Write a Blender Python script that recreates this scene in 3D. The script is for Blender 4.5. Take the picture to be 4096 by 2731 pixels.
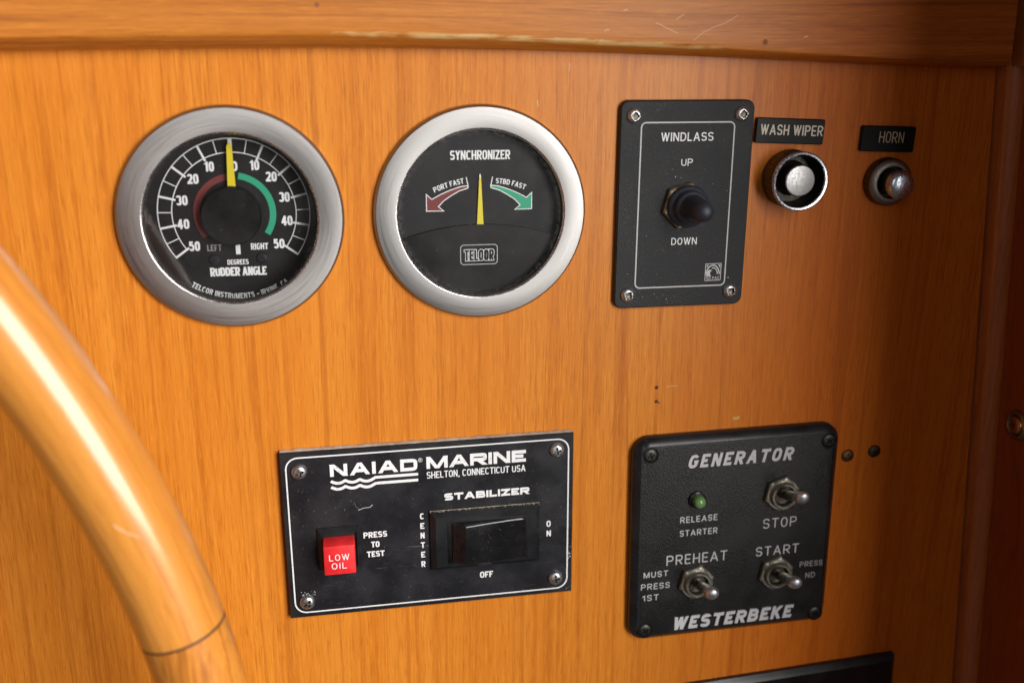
import bpy, math, random
from math import sin, cos, pi, radians, atan2, hypot, sqrt, tan
from mathutils import Matrix, Vector

random.seed(7)
S = bpy.context.scene
for o in list(bpy.data.objects):
    bpy.data.objects.remove(o)

# ------------------------------------------------------------------ camera
# panel space: u right, v up, w out of the panel (mm)  ->  world (u, -w, v) in metres
def W(u, v, w):
    return Vector((u * 1e-3, -w * 1e-3, v * 1e-3))

cam = bpy.data.cameras.new('camera')
cam_o = bpy.data.objects.new('camera', cam)
S.collection.objects.link(cam_o)
S.camera = cam_o
Rp = ((0.983824379, 0.045699758, -0.173208323), (0.005903926, 0.958114130, 0.286325791), (0.179038361, -0.282716902, 0.942346231))
rows = (Rp[0], tuple(-a for a in Rp[2]), Rp[1])
M = Matrix(((*rows[0], 0), (*rows[1], 0), (*rows[2], 0), (0, 0, 0, 1)))
M.translation = W(35.381, 69.134, 408.400)
cam_o.matrix_world = M
cam.sensor_fit = 'HORIZONTAL'
cam.sensor_width = 36.0
cam.lens = 36.1956
cam.clip_start = 0.01
cam.clip_end = 50
cam.dof.use_dof = True
cam.dof.focus_distance = 0.438
cam.dof.aperture_fstop = 6.0

# ------------------------------------------------------------------ light
wd = bpy.data.worlds.new('World')
S.world = wd
wd.use_nodes = True
nt = wd.node_tree
bg = nt.nodes['Background']
bg.inputs[0].default_value = (1.0, 0.86, 0.78, 1)
bg.inputs[1].default_value = 0.06

def area(name, pos, target, sx, sy, power, col):
    l = bpy.data.lights.new(name, 'AREA')
    l.shape = 'RECTANGLE'
    l.size, l.size_y, l.energy, l.color = sx, sy, power, col
    o = bpy.data.objects.new(name, l)
    S.collection.objects.link(o)
    o.location = pos
    o.rotation_euler = (Vector(target) - Vector(pos)).to_track_quat('-Z', 'Y').to_euler()
    return o

tgt = W(110, -30, 0)
def dirpos(az, el, d):
    a, e = radians(az), radians(el)
    return tgt + Vector((sin(a) * cos(e), -cos(a) * cos(e), sin(e))) * d
area('window_light', dirpos(31, 14, 1.5), tgt, 0.85, 1.3, 50, (1.0, 0.97, 0.93))
area('side_window_light', dirpos(-24, 16, 1.9), tgt, 0.16, 1.0, 2.2, (0.95, 0.97, 1.0))

S.view_settings.view_transform = 'Standard'
S.view_settings.look = 'None'
S.view_settings.exposure = 0
S.view_settings.gamma = 1
S.view_settings.use_curve_mapping = False
S.render.engine = 'CYCLES'
S.cycles.use_denoising = True
S.cycles.max_bounces = 8

# ------------------------------------------------------------------ materials
class NB:
    def __init__(s, name):
        s.m = bpy.data.materials.new(name)
        s.m.use_nodes = True
        s.t = s.m.node_tree
        s.b = s.t.nodes['Principled BSDF']
        s.tc = None
    def n(s, kind, **kw):
        nd = s.t.nodes.new(kind)
        for k, v in kw.items():
            setattr(nd, k, v)
        return nd
    def put(s, a, sock):
        if hasattr(a, 'is_output'):
            s.t.links.new(a, sock)
        else:
            if isinstance(a, tuple) and len(a) == 3 and sock.type == 'RGBA':
                a = (*a, 1)
            sock.default_value = a
    def obj(s):
        if s.tc is None:
            s.tc = s.n('ShaderNodeTexCoord')
        return s.tc.outputs['Object']
    def math(s, op, a, b=0.0, c=0.0, clamp=False):
        nd = s.n('ShaderNodeMath', operation=op, use_clamp=clamp)
        for i, x in enumerate((a, b, c)):
            s.put(x, nd.inputs[i])
        return nd.outputs[0]
    def sep(s, v):
        nd = s.n('ShaderNodeSeparateXYZ'); s.put(v, nd.inputs[0]); return nd.outputs
    def comb(s, x, y, z):
        nd = s.n('ShaderNodeCombineXYZ')
        for i, q in enumerate((x, y, z)):
            s.put(q, nd.inputs[i])
        return nd.outputs[0]
    def scale(s, v, sc, off=(0, 0, 0)):
        nd = s.n('ShaderNodeMapping'); s.put(v, nd.inputs[0])
        nd.inputs['Scale'].default_value = sc
        nd.inputs['Location'].default_value = off
        return nd.outputs[0]
    def noise(s, v, sc=1.0, det=3.0, rough=0.5, dist=0.0):
        nd = s.n('ShaderNodeTexNoise'); s.put(v, nd.inputs['Vector'])
        nd.inputs['Scale'].default_value = sc; nd.inputs['Detail'].default_value = det
        nd.inputs['Roughness'].default_value = rough; nd.inputs['Distortion'].default_value = dist
        return nd.outputs[0]
    def ramp(s, f, a, b, lo=0.0, hi=1.0):
        nd = s.n('ShaderNodeMapRange'); s.put(f, nd.inputs[0])
        nd.interpolation_type = 'SMOOTHSTEP'
        for i, x in enumerate((a, b, lo, hi)):
            nd.inputs[1 + i].default_value = x
        return nd.outputs[0]
    def mix(s, f, a, b, blend='MIX'):
        nd = s.n('ShaderNodeMix', data_type='RGBA', blend_type=blend)
        s.put(f, nd.inputs[0]); s.put(a, nd.inputs[6]); s.put(b, nd.inputs[7])
        return nd.outputs[2]
    def bump(s, h, strength, dist=0.001):
        nd = s.n('ShaderNodeBump'); s.put(h, nd.inputs['Height'])
        nd.inputs['Strength'].default_value = strength
        nd.inputs['Distance'].default_value = dist
        s.t.links.new(nd.outputs[0], s.b.inputs['Normal'])
        return nd.outputs[0]
    def set(s, **kw):
        names = dict(col='Base Color', rough='Roughness', metal='Metallic', coat='Coat Weight', coatr='Coat Roughness',
                     spec='Specular IOR Level', aniso='Anisotropic', tangent='Tangent', trans='Transmission Weight', alpha='Alpha', sss='Subsurface Weight')
        for k, v in kw.items():
            s.put(v, s.b.inputs[names[k]])
        return s.m

def wood(name, along, light, mid, dark, coat=0.5, streak=0.7, wear=False, warm=1.0, rough=0.42, coatr=0.16, seed=0.0, spec=0.4, shade_tint=False):
    """along: 'z' vertical grain, 'x' horizontal grain, 'ring' grain that follows a wheel rim."""
    b = NB(name)
    p = b.obj()
    x, y, z = b.sep(p)
    if along == 'z':
        a, c = z, x
    elif along == 'y':
        a, c = z, y
    elif along == 'x':
        a, c = x, z
    else:
        r = b.math('SQRT', b.math('ADD', b.math('MULTIPLY', x, x), b.math('MULTIPLY', z, z)))
        a = b.math('MULTIPLY', b.math('ARCTAN2', z, x), 0.41)
        c = r
    d = y if along != 'y' else x
    def g(sc, sa, sd=None):
        return b.comb(b.math('MULTIPLY_ADD', c, sc, seed), b.math('MULTIPLY', a, sa), b.math('MULTIPLY_ADD', d, sd if sd else sc, seed * 1.7))
    # slow wander so that grain lines are not ruler straight
    wob = b.noise(b.comb(b.math('MULTIPLY', c, 9), b.math('MULTIPLY', a, 5), seed), 1, 2)
    c = b.math('MULTIPLY_ADD', b.math('SUBTRACT', wob, 0.5), 0.006, c)
    band = b.noise(g(48, 1.0), 1, 5, 0.6)
    fine = b.noise(g(520, 9), 1, 4, 0.7)
    lines = b.noise(g(120, 1.3), 1, 3, 0.6)
    lines2 = b.noise(g(270, 2.4), 1, 2, 0.5)
    lines3 = b.noise(g(620, 7), 1, 2, 0.5)
    flecks = b.noise(g(1500, 75), 1, 2, 0.6)
    patch = b.noise(g(14, 7), 1, 3, 0.5)
    # thin crisp growth lines: where a stretched noise crosses its mid value
    rid = b.math('ABSOLUTE', b.math('SUBTRACT', b.noise(g(62, 0.9), 1, 2, 0.55), 0.5))
    rid2 = b.math('ABSOLUTE', b.math('SUBTRACT', b.noise(g(150, 1.8), 1, 2, 0.55), 0.5))
    brk = b.noise(g(40, 6), 1, 3, 0.6)
    f = b.math('ADD', b.math('MULTIPLY', band, 0.55), b.math('MULTIPLY', fine, 0.45))
    col = b.mix(b.ramp(f, 0.36, 0.64), mid, light)
    s1 = b.ramp(lines, 0.58, 0.70, 0, streak * 0.7)
    s2 = b.ramp(lines2, 0.57, 0.70, 0, streak * 0.8)
    s3 = b.ramp(lines3, 0.58, 0.70, 0, streak * 0.45)
    col = b.mix(s1, col, dark)
    col = b.mix(s2, col, dark)
    col = b.mix(s3, col, dark)
    gl_ = b.math('MULTIPLY', b.ramp(rid, 0.022, 0.004), b.ramp(brk, 0.38, 0.62, 0.15, 1.0))
    gl2 = b.math('MULTIPLY', b.ramp(rid2, 0.026, 0.006), b.ramp(brk, 0.62, 0.40, 0.05, 0.7))
    col = b.mix(b.math('MULTIPLY', gl_, min(1.0, streak * 1.15)), col, dark)
    col = b.mix(b.math('MULTIPLY', gl2, streak), col, dark)
    col = b.mix(b.ramp(flecks, 0.54, 0.68, 0, 0.36), col, dark)
    col = b.mix(b.ramp(flecks, 0.45, 0.32, 0, 0.30), col, tuple(min(1, k * 1.35) for k in light))
    col = b.mix(b.ramp(patch, 0.35, 0.7, 0, 0.35), col, mid)
    if wear:
        # varnish rubbed through along the lower arris of the rail (attribute v0 = height above the lower edge)
        at = b.n('ShaderNodeAttribute', attribute_name='edge'); e = at.outputs['Fac']
        wn = b.noise(b.comb(b.math('MULTIPLY', x, 70), b.math('MULTIPLY', z, 500), 3.0), 1, 5, 0.65)
        wn2 = b.noise(b.comb(b.math('MULTIPLY', x, 9), 2.0, 0.0), 1, 2)
        near = b.math('MULTIPLY', b.ramp(e, 0.45, 0.95), b.math('MULTIPLY', b.math('MULTIPLY', b.ramp(x, -0.01, 0.07), b.ramp(x, 0.25, 0.17)), b.ramp(wn2, 0.25, 0.45, 0.45, 1.0)))
        wmask = b.ramp(b.math('ADD', wn, b.math('MULTIPLY', b.math('SUBTRACT', near, 1.0), 0.55)), 0.34, 0.56, 0, 0.85)
        col = b.mix(wmask, col, (0.66, 0.44, 0.19))
        pit = b.math('MULTIPLY', b.ramp(wn, 0.38, 0.30), b.ramp(near, 0.2, 0.8))
        col = b.mix(b.math('MULTIPLY', pit, 0.8), col, (0.10, 0.03, 0.008))
        # small scattered scratches and dents in the varnish
    if shade_tint:
        # redder hue of the shaded right end, painted into the wood colour
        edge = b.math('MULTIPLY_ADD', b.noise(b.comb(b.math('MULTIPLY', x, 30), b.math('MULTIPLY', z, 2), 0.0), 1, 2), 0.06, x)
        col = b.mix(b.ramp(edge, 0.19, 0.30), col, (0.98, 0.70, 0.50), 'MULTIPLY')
    dust = b.noise(b.scale(p, (900, 900, 900)), 1, 1)
    col = b.mix(b.ramp(dust, 0.80, 0.84, 0, 0.35), col, (0.75, 0.6, 0.45))
    pebb = b.noise(b.comb(b.math('MULTIPLY', c, 420), b.math('MULTIPLY', a, 300), b.math('MULTIPLY', d, 420)), 1, 3, 0.6)
    h = b.math('ADD', b.math('MULTIPLY', flecks, 0.5), b.math('ADD', b.math('MULTIPLY', pebb, 0.9), b.math('MULTIPLY', lines, 0.3)))
    b.bump(h, 0.16, 0.0006)
    return b.set(col=col, rough=rough, coat=coat, coatr=coatr, spec=spec)

def plastic(name, col, rough=0.4, grain=None, dust=0.0, spec=0.5, coat=0.0, scuff=0.0, strength=0.3, dustcol=(0.45, 0.43, 0.40)):
    b = NB(name)
    p = b.obj()
    c = col
    n1 = b.noise(p, 60, 4, 0.6)
    c = b.mix(b.ramp(n1, 0.35, 0.7), col, tuple(k * 1.5 + 0.004 for k in col))
    r = b.ramp(n1, 0.3, 0.7, rough * 0.85, min(1, rough * 1.2))
    if scuff:
        sc = b.noise(b.scale(p, (70, 70, 900)), 1, 4, 0.7)
        sp = b.noise(p, 22, 2)
        c = b.mix(b.math('MULTIPLY', b.ramp(sc, 0.60, 0.76, 0, scuff * 0.6), b.ramp(sp, 0.45, 0.68)), c, (0.30, 0.32, 0.36))
    if dust:
        dn = b.noise(p, 1500, 2, 0.6)
        dm = b.noise(p, 50, 3)
        c = b.mix(b.math('MULTIPLY', b.ramp(dn, 0.66, 0.76, 0, dust), b.ramp(dm, 0.3, 0.6)), c, dustcol)
    if grain:
        gn = b.noise(p, grain, 2, 0.55)
        b.bump(gn, strength, 0.0005)
    return b.set(col=c, rough=r, spec=spec, coat=coat, coatr=0.1)

def metal(name, col, rough=0.2, spots=0.0, spotcol=(0.1, 0.07, 0.04), scale=400, bump=0.0):
    b = NB(name)
    p = b.obj()
    n = b.noise(p, scale, 4, 0.65)
    c = b.mix(b.ramp(n, 0.5, 0.68, 0, spots), col, spotcol)
    r = b.ramp(n, 0.3, 0.7, rough * 0.75, min(1, rough * 1.35))
    if bump:
        b.bump(b.noise(p, scale * 2.2, 3), bump, 0.0004)
    return b.set(col=c, rough=r, metal=1.0)

def brushed(name, col, rough):
    b = NB(name)
    p = b.obj()
    x, y, z = b.sep(p)
    r = b.math('SQRT', b.math('ADD', b.math('MULTIPLY', x, x), b.math('MULTIPLY', z, z)))
    a = b.math('ARCTAN2', z, x)
    ln = b.noise(b.comb(b.math('MULTIPLY', r, 5200), b.math('MULTIPLY', a, 1.6), b.math('MULTIPLY', y, 3000)), 1, 3, 0.65)
    sm = b.noise(p, 130, 4, 0.6)
    sm2 = b.noise(b.scale(p, (300, 300, 300)), 1, 3, 0.7)
    c = b.mix(b.ramp(ln, 0.3, 0.7), tuple(k * 0.90 for k in col), col)
    c = b.mix(b.ramp(sm, 0.66, 0.78, 0, 0.10), c, tuple(k * 0.72 for k in col))
    rr = b.math('ADD', b.ramp(ln, 0.3, 0.7, rough * 0.8, rough * 1.15), b.ramp(sm2, 0.60, 0.78, 0, 0.05))
    tg = b.n('ShaderNodeTangent', direction_type='RADIAL', axis='Y')
    b.bump(ln, 0.05, 0.0002)
    b.b.inputs['Anisotropic Rotation'].default_value = 0.0
    return b.set(col=c, rough=rr, metal=1.0, aniso=0.35, tangent=tg.outputs[0])

def glass(name, dirt=0.5):
    b = NB(name)
    t = b.t
    p = b.obj()
    tr = b.n('ShaderNodeBsdfTransparent')
    gl = b.n('ShaderNodeBsdfGlossy'); gl.inputs['Roughness'].default_value = 0.07
    gl.inputs['Color'].default_value = (1, 1, 1, 1)
    df = b.n('ShaderNodeBsdfDiffuse'); df.inputs['Color'].default_value = (0.55, 0.55, 0.55, 1)
    fr = b.n('ShaderNodeFresnel'); fr.inputs[0].default_value = 1.48
    m1 = b.n('ShaderNodeMixShader'); m2 = b.n('ShaderNodeMixShader')
    t.links.new(fr.outputs[0], m1.inputs[0]); t.links.new(tr.outputs[0], m1.inputs[1]); t.links.new(gl.outputs[0], m1.inputs[2])
    speck = b.ramp(b.noise(p, 1300, 2, 0.6), 0.70, 0.78, 0, 0.5)
    film = b.ramp(b.noise(p, 55, 4, 0.6), 0.40, 0.75, 0.003, 0.020)
    streak = b.ramp(b.noise(b.scale(p, (160, 10, 40)), 1, 4, 0.65), 0.62, 0.75, 0, 0.012)
    x, y, z = b.sep(p)
    r = b.math('SQRT', b.math('ADD', b.math('MULTIPLY', x, x), b.math('MULTIPLY', z, z)))
    rim = b.math('MULTIPLY', b.ramp(r, 0.0305, 0.0335, 0, 0.10), b.ramp(b.noise(p, 900, 4), 0.35, 0.75))
    f = b.math('ADD', b.math('ADD', speck, film), b.math('ADD', streak, rim), clamp=True)
    f = b.math('MULTIPLY', f, dirt)
    t.links.new(f, m2.inputs[0]); t.links.new(m1.outputs[0], m2.inputs[1]); t.links.new(df.outputs[0], m2.inputs[2])
    t.links.new(m2.outputs[0], t.nodes['Material Output'].inputs[0])
    b.b.inputs['Alpha'].default_value = 0.1
    return b.m

def paint(name, col, rough=0.5, worn=0.0):
    b = NB(name)
    c = col
    if worn:
        n = b.noise(b.obj(), 900, 3, 0.7)
        n2 = b.noise(b.obj(), 90, 2)
        c = b.mix(b.math('MULTIPLY', b.ramp(n, 0.55, 0.66, 0, worn), b.ramp(n2, 0.42, 0.62)), col, (0.03, 0.03, 0.035))
    return b.set(col=c, rough=rough)

L1, L2, L3 = (0.66, 0.238, 0.027), (0.57, 0.174, 0.014), (0.28, 0.054, 0.005)
M_panel = wood('panel_veneer', 'z', L1, L2, L3, coat=0.10, streak=0.32, shade_tint=True, rough=0.42, coatr=0.25, spec=0.22)
M_rail = wood('rail_wood', 'x', (0.60, 0.225, 0.034), (0.46, 0.150, 0.018), (0.22, 0.055, 0.008), coat=0.12, streak=0.60, wear=True, shade_tint=True, rough=0.5, coatr=0.3, seed=3.1, spec=0.25)
M_trim = wood('trim_wood', 'z', (0.50, 0.13, 0.022), (0.42, 0.10, 0.016), (0.2, 0.04, 0.006), coat=0.7, streak=0.4, seed=9.0)
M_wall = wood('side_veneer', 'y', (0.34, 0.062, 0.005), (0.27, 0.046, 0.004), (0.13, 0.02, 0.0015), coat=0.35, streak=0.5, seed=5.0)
M_rim = wood('rim_wood', 'ring', (0.66, 0.275, 0.048), (0.56, 0.205, 0.028), (0.34, 0.098, 0.012), coat=1.0, streak=0.5, rough=0.4, coatr=0.17, seed=1.3)
M_rim2 = wood('rim_figured_wood', 'z', (0.62, 0.245, 0.040), (0.52, 0.18, 0.022), (0.30, 0.085, 0.010), coat=1.0, streak=0.9, rough=0.4, coatr=0.19, seed=6.3)
M_joint = paint('joint_glue', (0.05, 0.022, 0.010), 0.6)
M_hole = paint('hole_shadow', (0.07, 0.025, 0.012), 0.9)
M_plug = paint('filled_pin_hole', (0.25, 0.085, 0.033), 0.8)
M_scratch = paint('bare_scratch', (0.72, 0.50, 0.30), 0.7)
M_tan = paint('bare_wood_chip', (0.60, 0.38, 0.12), 0.7)
M_steel = brushed('brushed_steel', (0.37, 0.36, 0.355), 0.47)
M_bore = metal('bore_steel', (0.66, 0.65, 0.65), 0.24)
M_chrome = metal('worn_chrome', (0.75, 0.74, 0.72), 0.12, 0.35, (0.25, 0.22, 0.18), 1100)
M_pitted = metal('pitted_chrome', (0.44, 0.44, 0.44), 0.40, 0.5, (0.20, 0.18, 0.17), 1500, 0.12)
M_satin = metal('satin_chrome', (0.62, 0.68, 0.78), 0.28, 0.15, (0.30, 0.31, 0.34), 900)
M_tarnish = metal('tarnished_nickel', (0.13, 0.122, 0.10), 0.38, 0.5, (0.07, 0.06, 0.045), 700)
M_inner = metal('dark_bore', (0.07, 0.066, 0.055), 0.45, 0.5, (0.03, 0.028, 0.02), 700)  # darker metal for the collar's inside and the plunger's side
M_dullring = metal('dull_nickel', (0.30, 0.275, 0.25), 0.45, 0.5, (0.12, 0.10, 0.09), 1500, 0.2)
M_nut = metal('patinated_nut', (0.36, 0.35, 0.30), 0.40, 0.55, (0.16, 0.17, 0.12), 500, 0.1)
M_lever = metal('lever_nickel', (0.34, 0.30, 0.26), 0.30, 0.5, (0.14, 0.09, 0.06), 500)
M_levertip = metal('lever_tip', (0.62, 0.67, 0.74), 0.42, 0.25, (0.3, 0.25, 0.2), 900)
M_brassnut = metal('weathered_brass', (0.40, 0.33, 0.22), 0.5, 0.85, (0.10, 0.08, 0.05), 420, 0.25)
M_screw = metal('screw_steel', (0.62, 0.645, 0.68), 0.34, 0.35, (0.22, 0.18, 0.14), 900)
M_slot = metal('screw_recess', (0.16, 0.14, 0.11), 0.5, 0.4, (0.05, 0.04, 0.03), 900)
M_dark_screw = metal('blackened_screw', (0.065, 0.068, 0.06), 0.42, 0.4, (0.02, 0.02, 0.02), 900)
M_bronze = metal('old_bronze', (0.22, 0.12, 0.07), 0.5, 0.5, (0.04, 0.03, 0.02), 900, 0.2)
M_bronze2 = metal('grey_bronze', (0.095, 0.075, 0.055), 0.5, 0.5, (0.03, 0.025, 0.02), 900, 0.2)
M_brass = metal('dark_brass', (0.26, 0.22, 0.13), 0.35, 0.5, (0.08, 0.06, 0.03), 500)
M_copper = metal('copper_screw', (0.50, 0.26, 0.11), 0.33, 0.4, (0.14, 0.07, 0.03), 500)
M_dial = plastic('dial_black', (0.006, 0.006, 0.0065), 0.6, None, 0.15, spec=0.25)
M_dialgrey = plastic('dial_charcoal', (0.010, 0.010, 0.0115), 0.6, None, 0.15, spec=0.3)
M_cover = plastic('cover_black', (0.003, 0.003, 0.0033), 0.4, None, 0.05, spec=0.25)
M_well = plastic('well_black', (0.012, 0.012, 0.012), 0.6)
M_powder = plastic('powder_coat', (0.013, 0.0138, 0.0155), 0.52, 2200, 0.30, strength=0.5, spec=0.35)
M_lam = plastic('laminate_black', (0.010, 0.010, 0.0125), 0.34, None, 0.28, scuff=0.45, spec=0.45)
M_leather = plastic('grained_plastic', (0.009, 0.0095, 0.010), 0.40, 1900, 0.08, strength=0.6, spec=0.4)
M_edge = plastic('smooth_black', (0.009, 0.0098, 0.0115), 0.30, None, 0.15, spec=0.4)
M_gloss = plastic('glossy_black', (0.006, 0.006, 0.007), 0.16, None, 0.35)
M_sign = plastic('sign_black', (0.006, 0.006, 0.0065), 0.42, None, 0.08, spec=0.18)
M_rubber = plastic('boot_rubber', (0.014, 0.0185, 0.028), 0.48, 500, 0.12, strength=0.06, spec=0.6)
M_putty = plastic('dusty_putty', (0.34, 0.29, 0.24), 0.9, 900, 0.5)
M_dust = plastic('settled_dust', (0.24, 0.21, 0.16), 0.95, 900, 0.5)
M_red = plastic('red_button', (0.60, 0.018, 0.022), 0.35, None, 0.05, dustcol=(0.5, 0.3, 0.3))
M_white = paint('white_ink', (0.80, 0.81, 0.82), 0.5, 0.35)
M_silver = paint('silver_ink', (0.52, 0.52, 0.52), 0.45, 0.3)
M_grey = paint('grey_ink', (0.25, 0.25, 0.25), 0.5, 0.2)
M_raised = paint('raised_letter_paint', (0.56, 0.56, 0.58), 0.4, 0.15)
M_smallw = paint('stamped_letter_paint', (0.50, 0.50, 0.50), 0.5, 0.45)
M_wornw = paint('worn_letter_paint', (0.34, 0.34, 0.34), 0.5, 0.8)
M_ivory = paint('engraved_ivory', (0.66, 0.60, 0.50), 0.6, 0.1)
M_ivory2 = paint('engraved_cream', (0.55, 0.43, 0.30), 0.6, 0.1)
M_inkred = paint('ink_red', (0.16, 0.018, 0.018), 0.5)
M_inkgreen = paint('ink_green', (0.012, 0.33, 0.18), 0.5)
M_yellow = paint('pointer_yellow', (0.72, 0.58, 0.02), 0.4)
M_chip = paint('paint_chip', (0.5, 0.52, 0.54), 0.6)
M_glass = glass('gauge_glass', 0.75)
M_glass2 = glass('dusty_gauge_glass', 1.0)
_b = NB('green_lens')
M_led = _b.set(col=(0.13, 0.26, 0.085), rough=0.28, sss=0.0, coat=0.3)

# ------------------------------------------------------------------ mesh builder
class MB:
    def __init__(s):
        s.v, s.f, s.m, s.sm, s.mats, s.edge = [], [], [], [], [], {}
        s.T = None
    def mi(s, mat):
        if mat not in s.mats:
            s.mats.append(mat)
        return s.mats.index(mat)
    def add(s, p):
        if s.T:
            p = s.T(p)
        s.v.append((p[0] * 1e-3, -p[2] * 1e-3, p[1] * 1e-3))
        return len(s.v) - 1
    def face(s, ids, mat, smooth=False):
        s.f.append(ids); s.m.append(s.mi(mat)); s.sm.append(smooth)
    def loft(s, rings, mat, closed=True, cap0=False, cap1=False, smooth=True, mats=None):
        idx = [[s.add(p) for p in r] for r in rings]
        n = len(rings[0])
        for k in range(len(rings) - 1):
            mm = mats[k] if mats else mat
            for j in range(n if closed else n - 1):
                j2 = (j + 1) % n
                s.face((idx[k][j], idx[k][j2], idx[k + 1][j2], idx[k + 1][j]), mm, smooth)
        if cap0:
            s.face(tuple(reversed(idx[0])), mats[0] if mats else mat)
        if cap1:
            s.face(tuple(idx[-1]), mats[-1] if mats else mat)
        return idx
    def lathe(s, prof, mat, c=(0, 0), seg=64, cap0=False, cap1=False, smooth=True, mats=None, rot=0.0):
        rings = []
        for r, w in prof:
            ring = []
            for k in range(seg):
                t = 2 * pi * k / seg
                rr = r(t) if callable(r) else r
                ring.append((c[0] + rr * cos(t + rot), c[1] + rr * sin(t + rot), w))
            rings.append(ring)
        return s.loft(rings, mat, True, cap0, cap1, smooth, mats)
    def plate(s, w, h, rad, steps, mat, c=(0, 0), n=6, mats=None, cap0=True, capmat=None, smooth=True):
        """steps: [(inset, w)] from back to front of a rounded rectangle"""
        rings = [[(x, y, z) for x, y in rrect(w - 2 * i, h - 2 * i, max(rad - i, 0.02), n, c)] for i, z in steps]
        idx = s.loft(rings, mat, True, cap0, False, smooth, mats)
        s.face(tuple(idx[-1]), capmat or (mats[-1] if mats else mat))
    def poly(s, pts, w, mat):
        s.face(tuple(s.add((x, y, w)) for x, y in pts), mat)
    def prism(s, pts, w0, w1, mat):
        s.loft([[(x, y, w0) for x, y in pts], [(x, y, w1) for x, y in pts]], mat, True, True, True, False)
    def ribbon(s, pts, t, w, mat, closed=False, rnd=False, up=0.0):
        P = [Vector(p) for p in pts]
        n = len(P)
        L, R = [], []
        for i in range(n):
            a = P[i - 1] if (i > 0 or closed) else None
            b = P[(i + 1) % n] if (i < n - 1 or closed) else None
            d1 = (P[i] - a).normalized() if a is not None else None
            d2 = (b - P[i]).normalized() if b is not None else None
            if d1 is None: d1 = d2
            if d2 is None: d2 = d1
            n1 = Vector((-d1.y, d1.x)); n2 = Vector((-d2.y, d2.x))
            m = n1 + n2
            if m.length < 1e-6: m = n1
            m.normalize()
            k = min(1 / max(m.dot(n1), 0.35), 2.2)
            o = m * (t / 2 * k)
            L.append(P[i] + o); R.append(P[i] - o)
        if up:
            rings = [[(q.x, q.y, z) for q in S_] for S_, z in ((R, w), (R, w + up), (L, w + up), (L, w))]
            iv = [[s.add(p) for p in r] for r in rings]
            cnt = n if closed else n - 1
            for k in range(3):
                for j in range(cnt):
                    j2 = (j + 1) % n
                    s.face((iv[k][j], iv[k][j2], iv[k + 1][j2], iv[k + 1][j]), mat)
            if not closed:
                s.face((iv[0][0], iv[1][0], iv[2][0], iv[3][0]), mat)
                s.face((iv[0][-1], iv[1][-1], iv[2][-1], iv[3][-1]), mat)
        else:
            a = [s.add((q.x, q.y, w)) for q in R]
            b = [s.add((q.x, q.y, w)) for q in L]
            for j in range(n if closed else n - 1):
                j2 = (j + 1) % n
                s.face((a[j], a[j2], b[j2], b[j]), mat)
        if rnd and not closed:
            for e, (q, d) in enumerate(((P[0], P[0] - P[1]), (P[-1], P[-1] - P[-2]))):
                an = atan2(d.y, d.x)
                pts2 = [(q.x + t / 2 * cos(an + g), q.y + t / 2 * sin(an + g)) for g in [(-90 + 30 * k) * pi / 180 for k in range(7)]]
                if up:
                    s.prism(pts2, w, w + up, mat)
                else:
                    s.poly(pts2, w, mat)
    def build(s, name, parent=None, auto=35, flip=False):
        me = bpy.data.meshes.new(name)
        me.from_pydata(s.v, [], s.f)
        for m in s.mats:
            me.materials.append(m)
        for p, mi, sm in zip(me.polygons, s.m, s.sm):
            p.material_index = mi
            p.use_smooth = sm
        me.set_sharp_from_angle(angle=radians(auto))
        if s.edge:
            at = me.attributes.new('edge', 'FLOAT', 'POINT')
            for i, val in s.edge.items():
                at.data[i].value = val
        me.validate()
        o = bpy.data.objects.new(name, me)
        S.collection.objects.link(o)
        if parent:
            o.parent = parent
        return o

def rrect(w, h, r, n=6, c=(0, 0)):
    out = []
    for sx, sy, a0 in ((1, 1, 0), (-1, 1, 90), (-1, -1, 180), (1, -1, 270)):
        for k in range(n + 1):
            a = radians(a0 + 90 * k / n)
            out.append((c[0] + sx * (w / 2 - r) + r * cos(a), c[1] + sy * (h / 2 - r) + r * sin(a)))
    return out

def hexr(r):
    return lambda t: r * cos(pi / 6) / cos(((t + pi / 6) % (pi / 3)) - pi / 6 - 0) if False else r * cos(pi / 6) / max(cos(((t) % (pi / 3)) - pi / 6), 0.5)
def crossr(Lr, hw, rot=0.0):
    def f(t):
        t = (t - rot) % (pi / 2)
        if t > pi / 4: t = pi / 2 - t
        c, s_ = cos(t), sin(t)
        return min(Lr / c, hw / s_) if s_ > 1e-6 else Lr
    return f
def squarer(h, rot=0.0):
    return lambda t: h / max(abs(cos(t - rot)), abs(sin(t - rot)))
def slotr(Lr, hw, rot=0.0):
    def f(t):
        c, s_ = abs(cos(t - rot)), abs(sin(t - rot))
        return min(Lr / max(c, 1e-6), hw / max(s_, 1e-6))
    return f

# ------------------------------------------------------------------ lettering (stroke alphabet)
def arc(cx, cy, rx, ry, a0, a1, n=2.6, k=14):
    out = []
    for i in range(k + 1):
        a = radians(a0 + (a1 - a0) * i / k)
        c, s_ = cos(a), sin(a)
        out.append((cx + rx * math.copysign(abs(c) ** (2 / n), c), cy + ry * math.copysign(abs(s_) ** (2 / n), s_)))
    return out

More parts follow.
